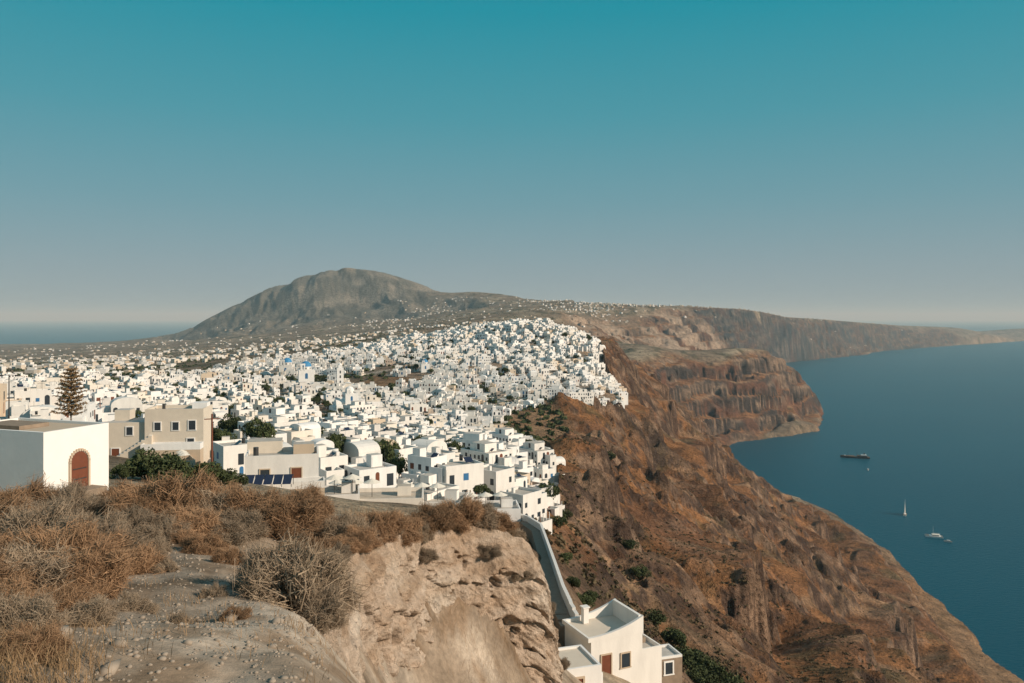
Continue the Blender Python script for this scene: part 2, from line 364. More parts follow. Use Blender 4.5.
# ---------------------------------------------------------------- sea
ms,nt,b=newmat('sea_water'); p=geo(nt)
b.inputs['Roughness'].default_value=.3; b.inputs['IOR'].default_value=1.33; b.inputs['Specular IOR Level'].default_value=.1
f1=noise(nt,p,.0012,4); oo=mix(nt,f1,(.0,.053,.090),(.0,.078,.120)); nt.links.new(oo,b.inputs['Base Color'])
mp=N(nt,'ShaderNodeMapping'); mp.inputs['Scale'].default_value=(1,2.2,1); mp.inputs['Rotation'].default_value=(0,0,.5); nt.links.new(p,mp.inputs[0])
bump(nt,b,noise(nt,mp.outputs[0],.12,6,.6),.6,1.6)
sb=MB(); n2=64; 
rad=[10,3000,12000,40000,110000]; vs=[(0,0,0)];fs=[]
for r in rad: vs+=[(r*math.cos(2*math.pi*i/n2),r*math.sin(2*math.pi*i/n2),0) for i in range(n2)]
fs+=[(0,1+i,1+(i+1)%n2) for i in range(n2)]
for k in range(len(rad)-1): fs+=[(1+k*n2+i,1+(k+1)*n2+i,1+(k+1)*n2+(i+1)%n2,1+k*n2+(i+1)%n2) for i in range(n2)]
sb.add(vs,fs,0); obj('sea',sb.mesh('sea',[ms]))
# ---------------------------------------------------------------- village houses
def house(seed,big=False):
    r=random.Random(seed); m=MB(); B=-7
    w=r.uniform(4.5,9);  d=r.uniform(4.5,7.5); h=r.choice([3.1,3.3,3.6,5.8,6.2])
    if big: w=r.uniform(11,17); d=r.uniform(7,9); h=r.choice([5.9,6.3,8.8])
    wall=WHITE
    def vol(cx,cy,w,d,h,roofk):
        m.box(cx,cy,B,w,d,h-B,wall,top=ROOF if roofk==0 else WHITE)
        if roofk==0: m.parapet(cx,cy,h,w,d,r.uniform(.3,.9))
        elif roofk==1: m.vault(cx,cy,h,w-.06,d-.06,w*.24,WHITE)
        for side in range(4):
            L=w if side in(0,2) else d
            for st in range(max(1,int(h//2.9))):
                z=st*2.9
                k=max(1,int(L//2.0))
                for i in range(k):
                    off=-L/2+(i+.5)*L/k+r.uniform(-.2,.2); u=r.random()
                    c_=PANE if r.random()<.75 else (BLUE if r.random()<.4 else BROWN)
                    if u<.5: m.win(cx,cy,w,d,side,off,z+1.0,r.uniform(.7,1.1),r.uniform(.9,1.3),c_,arch=r.random()<.2)
                    elif u<.8 : m.win(cx,cy,w,d,side,off,z+.05,r.uniform(.9,1.3),2.1,c_,arch=r.random()<.3)
    vol(0,0,w,d,h,0 if (big or r.random()<.86) else 1)
    if r.random()<.9:
        w2=r.uniform(2.6,5.5);d2=r.uniform(3,5); h2=h-r.uniform(.8,2.2) if h>4 or r.random()<.5 else h+r.uniform(.7,2.5)
        sx=r.choice([-1,1]); vol(sx*(w/2+w2/2-.6),r.uniform(-1.2,1.2),w2,d2,max(2.4,h2),0 if r.random()<.75 else 1)
    if r.random()<.7:
        w3=r.uniform(2.5,5);d3=r.uniform(2.5,4); sy=r.choice([-1,1]); vol(r.uniform(-1,1),sy*(d/2+d3/2-.5),w3,d3,r.uniform(1.6,3.0),0)
    if big:
        m.box(0,0,h+.02,w*.45,d*.6,2.6,WHITE,top=ROOF); m.win(0,0,w*.45,d*.6,0,0,h+.6,1.2,1.8,PANE)
    if r.random()<.6 or big:
        tw=r.uniform(4,7) if not big else w*1.1;td=r.uniform(3,5); m.box(0,-(d/2+td/2+.1),B,tw,td,-B+.3,WHITE,top=ROOF); m.parapet(0,-(d/2+td/2+.1),.3,tw,td,.9,.15)
        for i in range(4): m.box(-tw/2+.5+i*(tw-1)/3,-(d/2+td-.3),1.2,.12,.12,1.6,BROWN if r.random()<.5 else WHITE)
    if r.random()<.5:
        for i in range(9): m.box(w/2+.5,-d/2+.3+i*.32,B,1.0,.32,-B+.33*(i+1),WHITE)
    if r.random()<.6: m.box(r.uniform(-w/4,w/4),d/4,h,.6,.6,1.1,WHITE)
    if r.random()<.6: m.box(-w/5,-d/5,h+.02,r.uniform(1.4,2.6),2.0,2.1,WHITE,top=ROOF); 
    if r.random()<.3: m.cyl(w/5,d/5,h+.4,.35,1.0,METAL,8)
    if r.random()<.4: m.add([(w/5,-.6,h+.3),(w/5+1.6,-.6,h+.3),(w/5+1.6,.5,h+1.1),(w/5,.5,h+1.1)],[(0,1,2,3)],PANEL)
    if r.random()<.5: m.cyl(-w/4,d/3,h,.03,3.2,METAL,4)
    return m.mesh('white_house')
HV=[house(100+i) for i in range(44)]; HB=[house(700+i,True) for i in range(8)]
def terrace(seed):
    r=random.Random(seed); m=MB(); w=r.uniform(7,13); d=r.uniform(4,7)
    m.box(0,0,-6,w,d,6.4,WHITE,top=ROOF); m.parapet(0,0,.4,w,d,.8,.18)
    m.box(0,0,-6,w*.9,d*1.6,4.6,WHITE,top=ROOF)
    if r.random()<.6: m.box(w*.2,0,.405,w*.35,d*.5,.03,POOL)
    for i in range(3):
        x=-w/2+1.2+i*2.2; m.cyl(x,-d*.2,.4,.04,2.2,WHITE,5); m.cyl(x,-d*.2,2.3,1.2,.5,CANVAS,8,.05)
    for i in range(8): m.box(-w/2-.6,-d/2+.3+i*.4,-6,1.1,.4,6+.22*i-1.2,WHITE)
    return m.mesh('terrace')
TV=[terrace(500+i) for i in range(6)]
excl=[(XY(160,134),14),(XY(283,95),8)]
cnt=0
def place_town(poly,sp,ymin,ymax,dens,smin,smax,gth=.26):
    global cnt
    xs=[p[0] for p in poly];ys=[p[1] for p in poly]
    GX,GY=np.meshgrid(np.arange(min(xs),max(xs),sp),np.arange(max(ymin,min(ys)),min(ymax,max(ys)),sp))
    x_=GX.ravel()+rng.uniform(-.42,.42,GX.size)*sp; y_=GY.ravel()+rng.uniform(-.42,.42,GX.size)*sp
    ok=inpoly(x_,y_,poly); x_=x_[ok];y_=y_[ok]; z_=sample(x_,y_); gp=fbm(x_/34,y_/34,2,400)
    for x,y,z,g in zip(x_,y_,z_,gp):
        px=512+F*x/y
        if px<-130 or g>gth or random.random()>dens(px,y): continue
        if any(math.hypot(x-e[0][0],y-e[0][1])<e[1] for e in excl): continue
        rot=random.choice([0,.5,1,1.5])*math.pi+.35+.5*math.sin(x*.012+y*.009)+random.gauss(0,.13)
        s=random.uniform(smin,smax); u=random.random()
        if u<.16: obj('village_terrace',random.choice(TV),(x,y,z+random.uniform(-.3,.6)),rot,s)
        elif u<.21 and y>190: obj('white_hotel_building',random.choice(HB),(x,y,z+random.uniform(-.5,.5)),rot,s*.95)
        else: obj('white_house',random.choice(HV),(x,y,z+random.uniform(-1.2,1.0)),rot,s)
        cnt+=1
def dens1(px,y):
    if px<330 and y>300: return .36+.25*math.sin(px*.05+y*.03)
    if px<240: return .5
    return .95
place_town(T1,7.1,0,420,dens1,.58,.95,.36); place_town(T1,10.2,420,900,dens1,.75,1.15)
place_town(T2,8.6,0,1200,lambda px,y:.92 if px>430 else .5,.66,1.05,.24)
print('houses',cnt)
# ---------------------------------------------------------------- distant settlement (one mesh)
bx=MB()
def dv(x,y,z,s):
    w=random.uniform(5,11)*s;d=random.uniform(5,9)*s;h=random.choice([3,3.5,6])*s; rt=random.uniform(0,3.1)
    m=random.choices([WHITE,BEIGE,CREAM,ROOF],[6,2.5,1.5,.8])[0]
    bx.box(x,y,z-4,w,d,h+4,m,top=random.choice([ROOF,WHITE,BEIGE]),rot=rt)
    if random.random()<.5: bx.box(x+w*.5,y,z-4,w*.6,d*.6,h*.6+4,m,rot=rt)
    c_,s_=math.cos(rt),math.sin(rt)
    for sd in (-1,1):
        bx.box(x-s_*sd*(d/2),y+c_*sd*(d/2),z+1,w*.5,.2,1.2,PANE,rot=rt)
K_=11000; dd=np.where(rng.random(K_)<.75,rng.uniform(700,2600,K_),rng.uniform(2600,5200,K_)); pp=rng.uniform(-120,600,K_)
x_=(pp-512)/F*dd;y_=dd; cl=fbm(x_/220,y_/330,3,200); ok=(~inpoly(x_,y_,T1))&(~inpoly(x_,y_,T2))&(~((pp>520)&(dd<2600)))&(rng.random(K_)<(.07+1.4*np.maximum(0,cl)))&(sample(x_,y_,S2)<.5)
z_=sample(x_,y_)
for i in np.nonzero(ok)[0]: dv(x_[i],y_[i],z_[i],1.0)
for (px,d,sp,nn) in [(600,3980,260,110),(560,4700,300,70),(640,4100,200,50),(800,6050,350,60),(835,6950,300,60),(440,5150,250,60),(400,4600,260,70),(890,8500,300,20),(180,5200,500,60),(700,4600,200,40),(590,3700,160,60),(760,5300,200,30)]:
    x0,y0=XY(px,d)
    for k in range(nn):
        x=x0+random.gauss(0,sp*.5);y=y0+random.gauss(0,sp*.4)
        z=float(sample(x,y))
        if z>30 and float(sample(x,y,S2))<.6: dv(x,y,z,1.1)
obj('distant_village',bx.mesh('distant_village'))
# ---------------------------------------------------------------- foliage helpers
def leafmat(name,c1,c2,sc=3.0):
    m,nt,b=newmat(name); p=geo(nt); f=noise(nt,p,sc,4)
    o=mix(nt,f,c1,c2); oi=N(nt,'ShaderNodeObjectInfo').outputs['Random']
    o=mix(nt,1.0,o,ramp(nt,oi,[(0,g3(.7)),(1,g3(1.2))]),'MULTIPLY'); nt.links.new(o,b.inputs['Base Color']); return m
M_leaf=leafmat('green_foliage',(.035,.05,.02),(.095,.115,.045))
M_bark=simple('bark',(.12,.08,.05),.3,8)
M_scrub=leafmat('scrub_foliage',(.055,.05,.028),(.17,.12,.065),.3)
M_tw1=leafmat('dry_twigs_russet',(.17,.095,.052),(.42,.27,.16),5)
M_tw2=leafmat('dry_twigs_grey',(.16,.12,.085),(.40,.31,.22),5)
M_straw=leafmat('dry_grass_straw',(.22,.14,.075),(.44,.30,.17),4)
def leafcloud(nl,size,lobes,rg):
    L=rg.integers(0,len(lobes),nl)
    lb=np.array(lobes)[L]
    dr=rg.normal(size=(nl,3)); dr/=np.linalg.norm(dr,axis=1)[:,None]
    rr=rg.uniform(.45,1.05,nl)**.6
    c0=lb[:,:3]+dr*rr[:,None]*lb[:,3:4]*np.array([1,1,.85])
    a=rg.normal(size=(nl,3)); a/=np.linalg.norm(a,axis=1)[:,None]
    b_=np.cross(a,rg.normal(size=(nl,3))); b_/=np.linalg.norm(b_,axis=1)[:,None]
    s=size*rg.uniform(.6,1.4,nl)[:,None]
    V=np.stack([c0-a*s,c0-b_*s*.6,c0+a*s,c0+b_*s*.6],1).reshape(-1,3); Q=np.arange(nl*4).reshape(-1,4)
    return V,Q
def bushmesh(name,seed,nl=2200,size=.07,mat=M_leaf):
    rg=np.random.default_rng(seed)
    lobes=[(rg.uniform(-.7,.7),rg.uniform(-.7,.7),rg.uniform(.35,.9),rg.uniform(.25,.55)) for _ in range(11)]
    V,Q=leafcloud(nl,size,lobes,rg); mi=np.zeros(len(Q),int)
    tv=[];tq=[]
    for (x,y,z,r) in lobes[:6]:
        o=len(tv); w=.04
        tv+=[(-w,-w,-.4),(w,-w,-.4),(w,w,-.4),(-w,w,-.4),(x-.015,y-.015,z),(x+.015,y-.015,z),(x+.015,y+.015,z),(x-.015,y+.015,z)]
        tq+=[(o+i,o+(i+1)%4,o+4+(i+1)%4,o+4+i) for i in range(4)]
    Q=np.concatenate([Q,np.array(tq)+len(V)]); V=np.concatenate([V,np.array(tv)]); mi=np.concatenate([mi,np.ones(len(tq),int)])
    return fastmesh(name,V,Q,[mat,M_bark],False,mi)
BV=[bushmesh('green_bush',i,3000) for i in range(4)]
def scrub(name,P_,mat,smin,smax,leaves=14):
    rg=np.random.default_rng(5); Sz=rg.uniform(smin,smax,len(P_))
    nn=len(P_)*leaves; idx=np.repeat(np.arange(len(P_)),leaves)
    dr=rg.normal(size=(nn,3)); dr/=np.linalg.norm(dr,axis=1)[:,None]; dr[:,2]=np.abs(dr[:,2])*.8
    c0=P_[idx]+dr*Sz[idx][:,None]*rg.uniform(.3,.9,nn)[:,None]
    a=rg.normal(size=(nn,3)); a/=np.linalg.norm(a,axis=1)[:,None]
    b_=np.cross(a,rg.normal(size=(nn,3))); b_/=np.linalg.norm(b_,axis=1)[:,None]; s=Sz[idx][:,None]*.45
    V=np.stack([c0-a*s,c0-b_*s,c0+a*s,c0+b_*s],1).reshape(-1,3)
    obj(name,fastmesh(name,V,np.arange(nn*4).reshape(-1,4),[mat]))
K_=22000; dd=np.exp(rng.uniform(math.log(110),math.log(1300),K_)); pp=rng.uniform(520,1000,K_); x_=(pp-512)/F*dd; z_=sample(x_,dd)
ok=(z_>8)&(sample(x_,dd,town)<.2)&(fbm(x_/22,dd/22,3,210)>rng.uniform(-.2,.45,K_))
scrub('hillside_scrub',np.stack([x_,dd,z_],1)[ok],M_scrub,.25,.85)
K_=40000; dd=np.exp(rng.uniform(math.log(350),math.log(5000),K_)); pp=rng.uniform(-100,640,K_); x_=(pp-512)/F*dd; z_=sample(x_,dd)
ok=(z_>10)&(fbm(x_/90,dd/140,3,220)>rng.uniform(-.1,.45,K_))&(sample(x_,dd,mask)<.3)
scrub('distant_trees',np.stack([x_,dd,z_],1)[ok][:11000],M_leaf,1.2,3.4,12)
for k in range(460):
    px=random.uniform(60,610);d=random.uniform(125,950);x,y=XY(px,d)
    if float(sample(x,y,town))<.5: continue
    z=float(sample(x,y)); s=random.uniform(1.2,3.0); obj('village_tree',random.choice(BV),(x,y,z+random.uniform(.5,2.5)),random.uniform(0,6),(s,s,s*random.uniform(.9,1.6)))
def at_(px,d,name,me,sc,dz=0,rz=None):
    x,y=XY(px,d); return obj(name,me,(x,y,float(sample(x,y))+dz),random.uniform(0,6) if rz is None else rz,sc)
for px,d,s in [(150,66,2.0),(168,64,1.9),(132,70,1.3),(206,66,1.6),(220,69,1.3),(120,64,1.0),(238,72,1.0),(184,70,1.0)]:
    at_(px,d,'green_bush',random.choice(BV),s,-.1)
for px,d,s in [(548,250,3.5),(556,215,3),(552,180,2.4),(562,165,2.0),(558,140,1.6),(566,120,1.4),(572,100,1.2),(690,150,3.6),(712,148,4.2),(732,150,3.2),(672,156,3.0),(607,430,4.5),(545,290,3.2),(700,142,2.6),(655,165,2.6),(590,110,1.2),(584,96,1.3),(640,190,2.4),(630,210,2.2)]:
    at_(px,d,'green_bush',random.choice(BV),s,-.2)
# ---------------------------------------------------------------- rock bluff
mr,nt,b=newmat('pumice_rock'); p=geo(nt)
na=noise(nt,p,.7,6,.6); nb=noise(nt,p,4,7,.65); ncn=noise(nt,p,26,5,.7)
mp=N(nt,'ShaderNodeMapping'); mp.inputs['Scale'].default_value=(.25,.25,2.2); nt.links.new(p,mp.inputs[0]); nd=noise(nt,mp.outputs[0],1.3,5,.6)
o=ramp(nt,na,[(.25,(.50,.37,.27)),(.5,(.62,.50,.40)),(.75,(.70,.60,.50))])
o=mix(nt,1.0,o,ramp(nt,nd,[(.35,(.82,.75,.68)),(.6,(1.05,1.05,1.05))]),'MULTIPLY')
o=mix(nt,1.0,o,ramp(nt,nb,[(.3,g3(.66)),(.62,g3(1.1))]),'MULTIPLY')
vo=N(nt,'ShaderNodeTexVoronoi'); vo.inputs['Scale'].default_value=5; 
vd=N(nt,'ShaderNodeVectorMath',operation='ADD'); nt.links.new(p,vd.inputs[0]); nzc=N(nt,'ShaderNodeTexNoise'); nzc.inputs['Scale'].default_value=3; nt.links.new(p,nzc.inputs['Vector']); nt.links.new(nzc.outputs['Color'],vd.inputs[1]); nt.links.new(vd.outputs[0],vo.inputs['Vector'])
o=mix(nt,1.0,o,ramp(nt,vo.outputs['Distance'],[(.06,g3(.42)),(.17,g3(1))]),'MULTIPLY')
nt.links.new(o,b.inputs['Base Color']); b.inputs['Specular IOR Level'].default_value=.05
x1=bump(nt,b,nb,1.0,.2); x2=N(nt,'ShaderNodeBump'); x2.inputs['Strength'].default_value=1.0; x2.inputs['Distance'].default_value=.04; nt.links.new(ncn,x2.inputs['Height']); nt.links.new(x2.outputs[0],x1.inputs['Normal'])
E=[W(235,760,4.0),W(285,690,5.2),W(312,625,7.6),W(324,572,10.5),W(342,548,13.5),W(380,538,16.0),W(420,530,18.2),W(460,525,19.4),W(495,527,20.0),W(522,535,20.3),W(538,555,20.6),W(543,590,21.2),W(545,630,23),W(545,655,30)]
E=np.array(E)
seg=np.concatenate([[0],np.cumsum(np.linalg.norm(np.diff(E[:,:2],axis=0),axis=1))])
ns=600; s_=np.linspace(0,seg[-1],ns); ex=np.interp(s_,seg,E[:,0]);ey=np.interp(s_,seg,E[:,1]);ez=np.interp(s_,seg,E[:,2])
k=np.ones(21)/21
def smo(a): return np.convolve(np.pad(a,10,mode='edge'),k,'valid')
ex,ey,ez=smo(ex),smo(ey),smo(ez)
tx=np.gradient(ex);ty=np.gradient(ey);tl=np.hypot(tx,ty);nx_=ty/tl;ny_=-tx/tl
nx_,ny_=smo(smo(nx_)),smo(smo(ny_))
tt=np.concatenate([np.linspace(-2.2,-.04,50),np.linspace(0,6.5,320)])
SS,TTt=np.meshgrid(s_,tt,indexing='ij')
down=np.clip(TTt,0,None); inn=np.clip(-TTt,0,None)
scl=np.clip(ey/16,.3,1)[:,None]
out=.06*down+.15*(1-np.exp(-down*2.5))-inn
und=fbm(SS/2.6,down/3.2,4,305)*.36*sst(0,.7,down)+ridged(SS/1.1+down*.12,down/3.8,4,312)*.17*sst(0,.5,down)+fbm(SS/.3,down/.28,4,320)*.13*sst(0,.25,down)+fbm(SS/.5,down*0+3,3,322)*.10+fbm(SS/.12,down/.12,2,324)*.03*sst(0,.2,down)
ho=fbm(SS/.5,down/.35,3,330); und-=sst(.25,.4,ho)*.25*sst(.25,.8,down)
ho2=fbm(SS/1.6,down/2.6,3,337); und-=sst(.2,.4,ho2)*.15*sst(.25,.8,down)
led=(down/1.1+fbm(SS/2,down*0,3,340)*1.0); led=led-np.floor(led); und+=.12*sst(.6,.95,led)*sst(.4,1,down)
und*=scl
BX=ex[:,None]+nx_[:,None]*(out+und);BY=ey[:,None]+ny_[:,None]*(out+und)
BZ=ez[:,None]-down-inn*.08-sst(1.2,2.2,inn)*1.0+(fbm(SS/.6,TTt/.6,4,350)*.2+fbm(SS/2.5,TTt*0,2,351)*.3)*(1-sst(.3,1,down))*scl
V=np.stack([BX,BY,BZ],-1).reshape(-1,3); I=np.arange(len(V)).reshape(BX.shape)
Q=np.stack([I[:-1,:-1],I[:-1,1:],I[1:,1:],I[1:,:-1]],-1).reshape(-1,4)
obj('rock_bluff',fastmesh('rock_bluff',V,Q,[mr],True))
def capz(x,y,z):
    d2=(BX[::6,:50:4]-x)**2+(BY[::6,:50:4]-y)**2; k_=d2.min()
    if k_<.12: return max(z,float(BZ[::6,:50:4].ravel()[d2.argmin()]))
    return z
# ---------------------------------------------------------------- dry shrubs
def twigshrub(name,seed,mat,nt_=11000,wd=.0028):
    rg=np.random.default_rng(seed)
    nc=30
    ct=rg.uniform(0,2*math.pi,nc); cc=rg.uniform(.0,1,nc); cr=np.sqrt(1-cc**2)
    cd=np.stack([np.cos(ct)*cr,np.sin(ct)*cr,cc*.85],1)*rg.uniform(.24,.44,nc)[:,None]
    ci=rg.integers(0,nc,nt_); cen=cd[ci]
    dr=rg.normal(size=(nt_,3)); dr/=np.linalg.norm(dr,axis=1)[:,None]
    tip=cen+dr*rg.uniform(.05,.15,nt_)[:,None]+cen*rg.uniform(0,.18,nt_)[:,None]
    inner=cen*rg.uniform(.55,1.05,nt_)[:,None]+rg.normal(0,.05,(nt_,3))
    long_=rg.random(nt_)<.07; inner[long_]=rg.normal(0,.03,(long_.sum(),3))
    L=np.linalg.norm(tip-inner,axis=1)[:,None]
    mid=(inner+tip)/2+rg.normal(0,.2,(nt_,3))*L
    side=np.cross(tip-inner,rg.normal(size=(nt_,3))); side/=np.linalg.norm(side,axis=1)[:,None]+1e-9
    w=(wd*rg.uniform(.5,1.6,nt_))[:,None]
    V=np.stack([inner-side*w,inner+side*w,mid-side*w*.8,mid+side*w*.8,tip-side*w*.35,tip+side*w*.35],1).reshape(-1,3)
    V[:,2]=np.maximum(V[:,2],-.04)
    b0=np.arange(nt_)[:,None]*6
    Q=np.concatenate([b0+np.array([[0,1,3,2]]),b0+np.array([[2,3,5,4]])])
    return fastmesh(name,V,Q,[mat])
SV1=[twigshrub('thorny_shrub',i,M_tw1) for i in range(4)]; SV2=[twigshrub('thorny_shrub',10+i,M_tw2) for i in range(3)]
sh=[(15,14.5,1.7,1),(60,14,1.6,2),(100,14.5,1.4,2),(-20,12,1.7,1),(35,11.5,1.6,2),(75,11,1.5,2),(10,9.6,1.5,1),(60,9.2,1.4,1),(105,10,1.2,2),(25,7.6,1.2,2),(80,7.9,1.05,1),(135,12.5,1.2,2),(128,9.5,.9,1),
(170,14.5,2.0,1),(145,14,1.5,1),(205,14.5,1.5,2),(190,12.8,1.2,1),(222,13,1.0,2),(250,14.8,1.6,1),(285,14.5,1.6,1),(315,15.5,1.3,2),(240,13.6,1.0,2),(330,15.5,1.2,1),(305,12,.9,1),(325,11.5,.7,2),(165,12.2,.9,2),(205,11.5,.7,1),
(292,8.6,1.45,2),(262,9.0,.9,2),(318,8.3,.75,2),(272,10.5,1.0,1),(350,15.0,1.1,2),(372,16.2,1.1,1),(398,17.4,1.2,1),(385,16.4,1.0,1),(430,19.0,1.2,1),(458,19.8,1.4,1),(478,20.2,1.3,2),(495,20.6,1.1,1),(415,18.4,.9,2),(440,20.0,1.1,2),(512,20.8,.8,2),(360,14.6,.8,1),(405,18.0,.8,2),(390,16.6,.7,2),(345,13.6,.6,1),(338,12.4,.5,2),
(-5,5.9,.8,1),(18,5.4,.65,2),(50,6.2,.7,1),(85,5.8,.5,2),(30,4.7,.5,1),(-60,7,1.5,1),(150,11,.6,2),(230,10.5,.5,1),(132,7.2,.4,2),(0,17,1.8,1),(130,17,1.6,1),(215,17,1.6,1),(60,17,1.7,2),(300,17.5,1.5,1),(165,9.5,.35,2),(215,8.2,.3,2),(185,12,.5,1),(350,14,.7,1),(235,7.0,.3,1),(175,6.4,.25,2)]
for px,d,s,k_ in sh:
    x,y=XY(px,d); z=capz(x,y,float(sample(x,y)))
    obj('thorny_shrub',random.choice(SV1 if k_==1 else SV2),(x,y,z-.02),random.uniform(0,6),(s*1.05,s*1.05,s*random.uniform(.9,1.2)))
for (fs_,fd) in [(.60,.5),(.63,.9),(.78,.3),(.81,.8),(.52,.4),(.70,.2)]:
    i=int(fs_*ns); j=50+int(fd/6.5*320); obj('hanging_shrub',random.choice(SV2),(BX[i,j],BY[i,j],BZ[i,j]-.1),random.uniform(0,6),(.7,.7,.6))
def grass():
    Ps=[]
    def tuft(px,d,n,h,sp):
        x,y=XY(px,d)
        for _ in range(n): Ps.append((x+random.gauss(0,sp),y+random.gauss(0,sp),h*random.uniform(.5,1.2)))
    for _ in range(45): tuft(random.uniform(-60,90),random.uniform(3.6,4.8),45,.17,.10)
    for _ in range(150): tuft(random.uniform(205,430),random.uniform(2.8,3.8),45,.21,.10)
    for _ in range(25): tuft(random.uniform(100,230),random.uniform(3.3,4.0),25,.10,.10)
    for _ in range(190):
        tuft(random.uniform(-60,345),random.uniform(5,18),20,.11,.12)
    for _ in range(60): tuft(random.uniform(345,520),random.uniform(17.5,20.5),30,.28,.2)
    P_=np.array(Ps); n_=len(P_); z=sample(P_[:,0],P_[:,1]); rg=np.random.default_rng(3)
    for i in np.nonzero(P_[:,1]>12)[0]: z[i]=capz(P_[i,0],P_[i,1],z[i])
    b0=np.stack([P_[:,0],P_[:,1],z-.01],1); ln=rg.normal(0,.35,(n_,2))*P_[:,2:3]
    mid=b0+np.stack([ln[:,0]*.35,ln[:,1]*.35,P_[:,2]*.55],1); tip=b0+np.stack([ln[:,0],ln[:,1],P_[:,2]*.95],1)
    a=rg.uniform(0,6.28,n_); sd=np.stack([np.cos(a),np.sin(a),a*0],1); w=.0018*rg.uniform(.6,1.4,n_)[:,None]
    V=np.stack([b0-sd*w,b0+sd*w,mid-sd*w,mid+sd*w,tip-sd*w*.3,tip+sd*w*.3],1).reshape(-1,3)
    k=np.arange(n_)[:,None]*6; Q=np.concatenate([k+np.array([[0,1,3,2]]),k+np.array([[2,3,5,4]])])
    obj('dry_grass',fastmesh('dry_grass',V,Q,[M_straw]))
grass()
def stones():
    P_=[];rg=np.random.default_rng(9)
    for _ in range(5200):
        px=random.uniform(-40,330);d=random.uniform(3.4,15);x,y=XY(px,d);P_.append((x,y,random.choice([.006,.008,.010,.013,.018,.025]) if random.random()<.992 else random.uniform(.04,.10)))
    P_=np.array(P_);z=sample(P_[:,0],P_[:,1])
    ico=[(0,0,1),(.9,0,.4),(.3,.85,.4),(-.75,.5,.4),(-.75,-.5,.4),(.3,-.85,.4),(.75,.5,-.4),(-.3,.85,-.4),(-.9,0,-.4),(-.3,-.85,-.4),(.75,-.5,-.4),(0,0,-1)]
    fc_=[(0,1,2),(0,2,3),(0,3,4),(0,4,5),(0,5,1),(1,6,2),(2,7,3),(3,8,4),(4,9,5),(5,10,1),(6,7,2),(7,8,3),(8,9,4),(9,10,5),(10,6,1),(11,7,6),(11,8,7),(11,9,8),(11,10,9),(11,6,10)]
    ico=np.array(ico); V=ico[None]*P_[:,2][:,None,None]*rg.uniform(.6,1.3,(len(P_),1,3))*rg.uniform(.8,1.15,(len(P_),12,1)); V[...,2]*=.6
    V+=np.stack([P_[:,0],P_[:,1],z+P_[:,2]*.15],1)[:,None]
    Q=(np.array(fc_)[None]+np.arange(len(P_))[:,None,None]*12).reshape(-1,3)
    obj('gravel',fastmesh('gravel',V.reshape(-1,3),Q,[simple('gravel_stone',(.30,.25,.20),.45,9)],True))
stones()
# ---------------------------------------------------------------- landmark buildings
m=MB(); m.box(0,0,-3,7.6,4.5,6.4,WHITE,top=CREAM); m.parapet(0,0,3.4,7.6,4.5,.16,.2)
m.box(-1.0,-.2,3.41,3.2,2.0,.22,STONE)
m.win(0,0,7.6,4.5,1,.1,0.02,1.15,1.55,BROWN,arch=True,frame=None,dp=.05)
for zz in (.5,1.1): m.box(3.86,.1,zz,.03,.95,.06,METAL)
for i in range(13):
    a=math.pi*i/12; m.box(3.84,.1+math.cos(a)*.66,1.57+math.sin(a)*.66-.06,.12,.14,.14,CREAM)
for s2 in (-1,1): m.box(3.84,.1+s2*.66,0,.12,.13,1.57,CREAM)
m.box(4.4,.1,-.4,1.2,1.8,.4,STONE)
obj('white_chapel',m.mesh('white_chapel',[simple('chapel_whitewash',(.80,.785,.76),.06,1.5,.9,0,.1)]+HM[1:]),(-29.15,48.4,290.0),math.radians(-20))
m=MB()
m.box(2.6,0,-5,8.5,6,13.0,BEIGE,top=ROOF); m.parapet(2.6,0,8.0,8.5,6,.5,.2,BEIGE)
m.box(-4.6,.3,-5,5.6,5.4,11.5,BEIGE,top=ROOF); m.box(-5.9,1.5,6.5,2.2,2.6,1.6,BEIGE,top=ROOF); m.box(5.6,1,8.0,2.2,2.2,1.1,WHITE)
for a,b_,w,h in [(-2.4,5.3,.9,1.2),(.2,5.3,.9,1.2),(2.6,5.3,1.0,1.4),(-2.4,2.2,.9,1.2),(2.4,2.0,1.0,2.0),(0.3,2.2,.9,1.2)]: m.win(2.6,0,8.5,6,0,a,b_,w,h,PANE,frame=WHITE,dp=.06)
m.win(-4.6,.3,5.6,5.4,0,.6,4.6,.9,1.2,PANE,frame=WHITE,dp=.06); m.win(-4.6,.3,5.6,5.4,0,-1.4,.6,1.1,2,BROWN,frame=WHITE,dp=.06)
for i in range(14): m.box(-7.2+i*.5,-3.1,-5,.5,1.2,5+.35+i*.33,BEIGE,top=WHITE)
m.box(2.6,-4.0,-5,8.5,2,7.6,CREAM,top=ROOF); m.parapet(2.6,-4.0,2.6,8.5,2,.9,.15,WHITE)
m.cyl(0,1,8.0,.25,.9,METAL,8)
x,y,z=W(162,460,124); obj('cream_stepped_house',m.mesh('cream_stepped_house'),(x,y,z-.3),math.radians(8))
m=MB(); m.box(0,0,-4,8.2,6,7.2,WHITE,top=ROOF); m.parapet(0,0,3.2,8.2,6,.5,.2)
m.box(-2.2,3.4,-4,4,3,8.6,BEIGE,top=ROOF); m.box(2.4,.8,3.25,2.4,2.2,1.2,CREAM,top=ROOF)
m.win(0,0,8.2,6,0,-1.9,.9,1.0,1.2,PANE,frame=CREAM,dp=.06); m.win(0,0,8.2,6,0,1.6,.05,1.1,2.1,BROWN,frame=CREAM,dp=.06); m.win(0,0,8.2,6,3,0,1,1,1.1,PANE,frame=CREAM,dp=.06)
m.box(0,-4.2,-4,9.5,2.4,4.2,CREAM,top=ROOF); m.parapet(0,-4.2,.2,9.5,2.4,.8,.15,WHITE)
m.cyl(-3,-1,3.3,.3,1.1,METAL,8)
